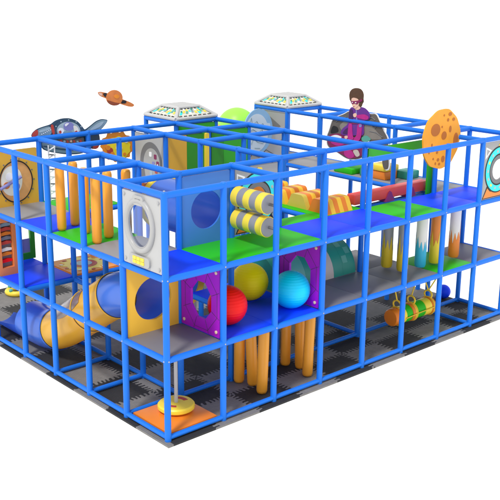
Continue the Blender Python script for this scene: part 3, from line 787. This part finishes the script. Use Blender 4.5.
body = [(16, 130), (22, 112), (45, 90), (80, 76), (125, 62), (150, 40), (190, 26), (235, 24), (280, 40), (310, 75), (322, 92), (352, 70), (390, 38), (425, 25), (462, 30), (455, 48), (428, 82), (405, 100), (415, 145), (412, 185), (395, 207), (360, 205), (330, 190), (325, 228), (270, 238), (200, 236), (120, 222), (75, 205), (62, 150), (30, 145)]
art(P, 'backing', fl_(body), 'navy', t, -.012, th=.012)
art(P, 'nose', fl_([(18, 130), (24, 112), (46, 92), (58, 100), (48, 140), (32, 143)]), 'rust', t, 0)
art(P, 'nose_tube', fl_([(50, 92), (124, 68), (132, 122), (60, 142), (46, 138), (56, 112)]), 'slate', t, .001)
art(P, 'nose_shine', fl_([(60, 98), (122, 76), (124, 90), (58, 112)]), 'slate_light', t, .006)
for k in range(6): art(P, 'rivet', cl(72+k*10, 118-k*5, 3, 3, 10), 'white', t, .011)
art(P, 'red_band', fl_([(122, 66), (138, 60), (148, 118), (134, 124)]), 'rust', t, .0066)
art(P, 'hull', fl_([(70, 165), (110, 150), (320, 150), (330, 190), (322, 222), (260, 232), (150, 224), (85, 205)]), 'slate', t, .001)
art(P, 'hull_line', fl_([(80, 182), (200, 205), (320, 205), (320, 214), (200, 214), (82, 192)]), 'navy', t, .006)
art(P, 'window_rim', cl(225, 95, 84, 66), 'navy', t, .006)
art(P, 'cockpit', cl(225, 97, 68, 52), 'slate_light', t, .011)
art(P, 'pilot_suit', cl(225, 72, 30, 26), 'lilac', t, .016)
ck = 0
for pts, m in (([(163, 92), (176, 80), (192, 84), (198, 100), (188, 118), (170, 116)], 'white'), ([(166, 100), (180, 94), (184, 110), (172, 116)], 'rust'),
               ([(250, 66), (272, 70), (284, 92), (280, 116), (262, 112), (254, 90)], 'cream'), ([(258, 100), (274, 94), (276, 112), (264, 114)], 'rust'),
               ([(190, 104), (212, 96), (236, 98), (254, 106), (246, 122), (216, 126), (194, 120)], 'slate'), ([(206, 112), (230, 108), (240, 118), (222, 124)], 'rock'),
               ([(200, 62), (214, 52), (228, 54), (216, 64), (206, 74)], 'white'), ([(276, 110), (292, 96), (296, 118), (284, 126)], 'rust'), ([(158, 112), (168, 122), (186, 126), (178, 134), (160, 126)], 'rust')):
    ck += 1; art(P, 'crew', fl_(pts), m, t, .016, th=.004+.0006*ck)
for k in range(5): art(P, 'window_bolt', cl(225+78*math.cos(PI*(.12+.19*k)), 95-60*math.sin(PI*(.12+.19*k)), 4, 4, 10), 'slate_light', t, .011)
art(P, 'hull_panel', fl_([(110, 160), (150, 156), (152, 200), (118, 200)]), 'slate_light', t, .0077)
art(P, 'hull_panel', fl_([(240, 196), (300, 192), (300, 200), (240, 204)]), 'slate_light', t, .0077)
art(P, 'sill', fl_([(160, 140), (200, 148), (262, 148), (312, 132), (314, 160), (262, 178), (200, 176), (162, 164)]), 'rock', t, .027)
for k in range(7): art(P, 'sill_print', fl_([(170+k*19, 150+(k % 2)*6), (182+k*19, 148+(k % 3)*3), (186+k*19, 164), (174+k*19, 168-(k % 2)*5)]), ('rust', 'slate_light', 'rust', 'skin')[k % 4], t, .0315)
art(P, 'fin', fl_([(326, 100), (352, 74), (392, 42), (425, 30), (458, 33), (450, 48), (424, 80), (398, 98), (350, 108)]), 'slate', t, .006)
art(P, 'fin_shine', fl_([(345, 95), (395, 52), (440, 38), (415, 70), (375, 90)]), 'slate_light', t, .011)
art(P, 'tail', fl_([(375, 182), (410, 186), (396, 205), (365, 202)]), 'rust', t, .006)
# saturn on a slender clear rod
A = 10.0
P = Plane((2.691-.02211*220/A+.00066*180/A, 5.06, 4.02+.00159*220/A+.01832*180/A), (.02211/A, 0, -.00159/A), (.00066/A, 0, .01832/A))
t = thing('saturn_cutout', 'small orange ringed planet cutout high above the rocket', 'cutout', (2.7, 5.06, L3))
art(P, 'ring', fl_([(30, 125), (60, 118), (120, 130), (220, 170), (310, 205), (360, 225), (398, 250), (380, 270), (340, 268), (280, 250), (200, 220), (110, 185), (50, 160)]), 'saturn', t, -.006, th=.006)
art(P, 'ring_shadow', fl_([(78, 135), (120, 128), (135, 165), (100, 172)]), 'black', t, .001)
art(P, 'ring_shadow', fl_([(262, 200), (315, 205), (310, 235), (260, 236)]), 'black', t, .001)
art(P, 'globe', cl(193, 178, 82, 78), 'saturn', t, .002)
art(P, 'stripe', fl_([(118, 200), (140, 205), (200, 225), (255, 232), (225, 252), (180, 258), (135, 235)]), 'saturn_dark', t, .007)
art(P, 'spot', cl(215, 165, 26, 20, 20), 'sun_orange', t, .007)
art(P, 'ring_tip', fl_([(35, 128), (70, 128), (78, 158), (52, 155)]), 'skin', t, .002)

bm = bm_new(); tube(bm, (2.69, 5.062, L3), (2.69, 5.062, 3.98), .003, 8); obj('rod', bm, M['glass'], t)

# ------------------------------------------------------------------ sun cutout and rope ladder
A = 5.0
P = Plane((2.62-.02228*85/A+.0007*46*1/A*5, 4.99, 3.143+.00236*85/A+.01873*230/A), (.02228/A, 0, -.00236/A), (.00067/A, 0, .01873/A))
t = thing('sun_cutout', 'yellow and orange flaming sun cutout hanging under the rails left of the arch panel', 'cutout', (2.62, 4.99, 3.0))
fl2 = [(85+(72+14*(k % 2))*math.cos(2*PI*k/26), -(232+(68+14*(k % 2))*math.sin(2*PI*k/26))) for k in range(26)]
art(P, 'flames', fl2, 'sun_orange', t, -.008, th=.008)
art(P, 'face', [(92+(54+8*(k % 2))*math.cos(2*PI*k/20), -(238+(52+8*(k % 2))*math.sin(2*PI*k/20))) for k in range(20)], 'sun_yellow', t, .001)
for k, (a, b, ra, m) in enumerate(((48, 252, 15, 'rust'), (38, 238, 12, 'sun_orange'), (60, 268, 10, 'sun_orange'), (128, 205, 9, 'cream'), (120, 270, 8, 'sun_orange'), (92, 240, 16, 'cream'))):
    art(P, 'mark', cl(a, b, ra, ra, 14), m, t, .006+.0006*k)
bm = bm_new(); tube(bm, (2.62, 5.0, 3.2), (2.62, 5.0, L3), .01, 8); obj('hanger', bm, M['steel'], t)

t = thing('rope_ladder', 'narrow white rope ladder hanging behind the orange foam posts', 'rope ladder', (1.2, 4.92, D2))
for dx in (-.06, .06):
    bm = bm_new(); tube(bm, (1.2+dx, 4.92, D2), (1.2+dx, 4.92, L3-.12), .013, 8); obj('rope', bm, M['white_rope'], t)
for k in range(14):
    bm = bm_new(); tube(bm, (1.13, 4.92, D2+.05+k*.065), (1.27, 4.92, D2+(.11 if k % 2 else .03)+k*.065), .013, 8); obj('rung', bm, M['white_rope'] if k % 4 else M['panel_dark'], t)

# ------------------------------------------------------------------ superhero cutout
A = 5.556
# drawing coordinates start at px (325, 80) of the study
o0 = Vector((7, 3.01+.02641*31+.00108*50, 3.267-.00317*31+.02002*50))
P = Plane(o0, (0, -.02641/A, .00317/A), (0, .00108/A, .02002/A))
P.n = Vector((-1, 0, 0))
t = thing('hero_cutout', 'cutout of a masked child in purple suit sitting on a grey rock', 'cutout', (7, 3, D2))
rock = [(5, 310), (18, 282), (34, 228), (60, 205), (108, 188), (135, 172), (250, 192), (282, 190), (300, 228), (316, 270), (346, 322), (350, 400), (352, 486), (330, 494), (318, 470), (312, 350), (240, 338), (230, 345), (225, 420), (180, 442), (120, 440), (60, 400), (5, 370)]
wh = [(a+(a-180)*.035, b+(b-300)*.03) for a, b in rock]
art(P, 'white_edge', fl_(wh), 'white', t, -.012, th=.012)
art(P, 'rock', fl_(rock), 'rock', t, .001)
art(P, 'rock_light', fl_([(75, 255), (110, 225), (140, 235), (250, 240), (300, 300), (320, 330), (240, 330), (200, 300), (100, 290)]), 'rock_light', t, .006)
for ln in ([(258, 250), (275, 238), (288, 252), (278, 270), (265, 262), (272, 252)], [(250, 285), (285, 292), (320, 318)], [(60, 232), (90, 215), (120, 205)], [(230, 215), (262, 210), (280, 225)]):
    bm = bm_new(); sweep(bm, [P(a, -b, .010) for a, b in ln], .009, 6); obj('rock_line', bm, M['panel_dark'], t)
art(P, 'rock_shadow', fl_([(22, 300), (40, 250), (70, 262), (75, 290)]), 'black', t, .0066)
art(P, 'hover_board', fl_([(0, 320), (30, 300), (80, 296), (130, 320), (215, 335), (226, 390), (205, 425), (150, 440), (90, 415), (20, 370)]), 'magenta_dark', t, .011)
art(P, 'board_stripe', fl_([(15, 318), (60, 302), (100, 318), (70, 330)]), 'white', t, .016)
art(P, 'board_stripe', fl_([(20, 345), (90, 335), (130, 350), (70, 372)]), 'magenta', t, .016)
art(P, 'board_nose', fl_([(105, 400), (120, 385), (150, 390), (170, 425), (140, 440), (112, 425)]), 'magenta', t, .016)
art(P, 'board_light', fl_([(155, 392), (185, 385), (200, 418), (178, 430)]), 'beige', t, .0175)
art(P, 'board_glow', fl_([(205, 318), (235, 305), (262, 330), (235, 345), (210, 340)]), 'teal_light', t, .016)
def hero(nm, pts, m, d): 
    bm = bm_new(); slab(bm, P, smooth(fl_(pts)), (), d, d+.004); return sub(nm, bm, M[m], pl)
bm = bm_new()
slab(bm, P, smooth([(a, -b) for a, b in [(150, 150), (165, 152), (190, 160), (205, 150), (228, 158), (248, 178), (256, 205), (246, 224), (222, 224), (220, 260), (222, 300), (205, 310), (185, 305), (150, 310), (95, 306), (88, 290), (100, 268), (132, 245), (136, 200), (138, 165)]]), (), .021, .025)
pl = obj('person', bm, M['suit'], t, 'printed figure of a masked child')
pl.matrix_parent_inverse = Matrix.Translation(-Vector(t.location))
hero('neck', [(168, 146), (192, 136), (206, 156), (190, 168), (172, 164)], 'skin', .028)
hero('belt', [(140, 236), (222, 232), (222, 242), (140, 246)], 'magenta_dark', .0275)
hero('suit_line', [(176, 165), (182, 165), (186, 235), (180, 235)], 'lilac', .0265)
hero('knee', [(196, 246), (212, 246), (210, 262), (196, 262)], 'lilac', .0335)
hero('leg_shadow', [(96, 300), (120, 268), (160, 256), (150, 300)], 'suit_dark', .026)
hero('boot', [(136, 240), (156, 238), (158, 305), (170, 330), (132, 332), (130, 305)], 'magenta', .028)
hero('boot', [(184, 246), (212, 240), (208, 312), (196, 338), (165, 340), (162, 322), (182, 310)], 'magenta', .028)
hero('glove', [(180, 195), (225, 190), (250, 205), (242, 224), (180, 210)], 'magenta', .030)
hero('arm', [(140, 165), (158, 160), (162, 200), (158, 240), (136, 240)], 'suit_dark', .0285)
hero('hand', [(162, 188), (178, 182), (184, 196), (176, 208), (164, 204)], 'skin', .033)
hero('hand', [(112, 310), (132, 308), (130, 326), (114, 326)], 'skin', .030)
hero('hair', [(143, 112), (140, 84), (144, 66), (156, 52), (172, 47), (190, 48), (206, 54), (217, 68), (222, 86), (220, 108), (222, 124), (215, 134), (211, 148), (202, 154), (192, 140), (190, 120), (160, 108), (152, 122)], 'hair', .030)
hero('face', [(153, 104), (165, 98), (190, 106), (198, 125), (192, 146), (175, 160), (163, 154), (155, 135)], 'skin', .035)
hero('mask', [(150, 116), (166, 118), (190, 116), (214, 106), (216, 120), (196, 126), (186, 138), (170, 130), (162, 136), (152, 128)], 'magenta_dark', .040)
hero('eye', [(157, 122), (164, 123), (163, 128), (158, 127)], 'white', .045)
hero('eye', [(175, 124), (184, 124), (182, 130), (176, 129)], 'white', .045)
hero('mouth', [(164, 147), (172, 146), (171, 149), (165, 150)], 'magenta_dark', .040)

# ------------------------------------------------------------------ pads on the far right platform
def block(x0, y0, x1, y1, z0, z1, m, lab, nm='soft_block'):
    tag(obox(nm, (x0, y0, z0), (x1, y1, z1), M[m], bev=.025), lab, 'soft block')
block(7.03, 3.10, 7.55, 3.62, D2, D2+.12, 'deck_green', 'low green soft block on the far grey platform')
block(7.12, 2.80, 7.5, 2.98, D2, D2+.16, 'teal', 'teal soft block between the green and the orange ones')
block(7.12, 2.30, 7.50, 2.70, D2, D2+.17, 'deck_orange', 'orange soft block under the yellow one on the far platform')
block(7.10, 2.28, 7.52, 2.72, D2+.172, D2+.29, 'yellow', 'yellow soft block on top of the orange one')
block(7.52, 2.06, 7.9, 2.40, D2, D2+.16, 'teal', 'teal soft block on the far platform, seen right of the blue post')
bm = ball_bm((7.93, 1.30, F+.145), .145, 32, 20); tag(obj('play_ball', bm, M['deck_blue']), 'small blue ball on the floor at the right end', 'ball')
bm = bm_new(); box(bm, (6.93, 1.25, .78), (7.3, 1.29, 1.06), .006)
tag(obj('green_board', bm, M['wall_green2']), 'small green board hanging under the middle storey at the right', 'board')

# ------------------------------------------------------------------ far left, middle storey
t = thing('activity_cabinet', 'upright orange activity cabinet with coloured sliding rows at the left edge', 'cabinet', (.18, 4.9, D1))
P = PY(.0, 4.78, 0)
printed('frame', P, rect(-.42, D1, .36, 2.235), M['cabinet'], t, -.16, .012, [rect(.06, 1.32, .28, 2.12)])
printed('back', P, rect(.06, 1.32, .28, 2.12), M['inset'], t, -.12, -.08)
for k, (zz, m) in enumerate(((1.40, 'red'), (1.52, 'hump_orange'), (1.60, 'cream'), (1.72, 'rust'), (1.80, 'inset'), (1.88, 'hump_orange'), (1.96, 'rust'), (2.04, 'slate'))):
    bm = bm_new(); slab(bm, P, [(.07, zz), (.27, zz+.012), (.27, zz+.05), (.18, zz+.07), (.07, zz+.05)], (), -.08, -.03); obj('row', bm, M[m], t)
t = thing('window_frame', 'green upright frame with a lilac lower pane at the left', 'play panel', (.85, 5.45, D1))
P = PY(.85, 5.45, 0)
printed('frame', P, rect(-.28, D1, .20, 2.24), M['wall_green'], t, -.03, .03, [rect(-.10, 1.30, .11, 2.16)])
printed('pane', P, rect(-.10, 1.30, .11, 1.56), M['lilac'], t, -.02, .0)
bm = bm_new(); tube(bm, P(-.12, 1.98, 0), P(.12, 2.10, 0), .03, 10); obj('brace', bm, M['tunnel_blue'], t)
bm = bm_new(); slab(bm, PY(.5, 4.92, 0), rect(-.09, D1, .0, 2.24), (), 0, .04)
tag(obj('green_strip', bm, M['wall_green']), 'slim green upright strip right of the orange cabinet', 'board')

t = thing('sun_mat', 'yellow and orange sun mat with a red ring on the middle storey', 'mat', (1.5, 4.5, D1))
PZ = Plane((1.5, 4.5, D1), (1, 0, 0), (0, 1, 0))
printed('base', PZ, rect(-.47, -.47, .47, .47, .03), M['sun_orange'], t, .001, .012)
printed('rays', PZ, [((.44 if k % 2 else .33)*math.cos(2*PI*k/24), (.44 if k % 2 else .33)*math.sin(2*PI*k/24)) for k in range(24)], M['yellow'], t, .012, .016)
printed('ring', PZ, circ(0, 0, .24), M['rust'], t, .016, .020)
printed('centre', PZ, circ(0, 0, .15), M['slate_light'], t, .020, .024)
for k in range(10):
    a = 2*PI*k/10+.2; printed('spot', PZ, circ(.40*math.cos(a), .40*math.sin(a), .035, None, 12), M['rust'] if k % 2 else M['cream'], t, .017, .020)

t = thing('floor_toy', 'low yellow and teal soft ring on the floor at the far left', 'toy', (1.55, 6.95, F))
bm = bm_new(); sweep(bm, [(1.5+.2*math.cos(a), 7.1+.2*math.sin(a), F+.055) for a in [2*PI*k/36 for k in range(36)]], .055, 14, closed=True); obj('ring', bm, M['yellow'], t)
for k in range(4): obj('knob', ball_bm((1.5+.2*math.cos(k*PI/2+.4), 7.1+.2*math.sin(k*PI/2+.4), F+.12), .04, 16, 10), M['teal_light'], t)
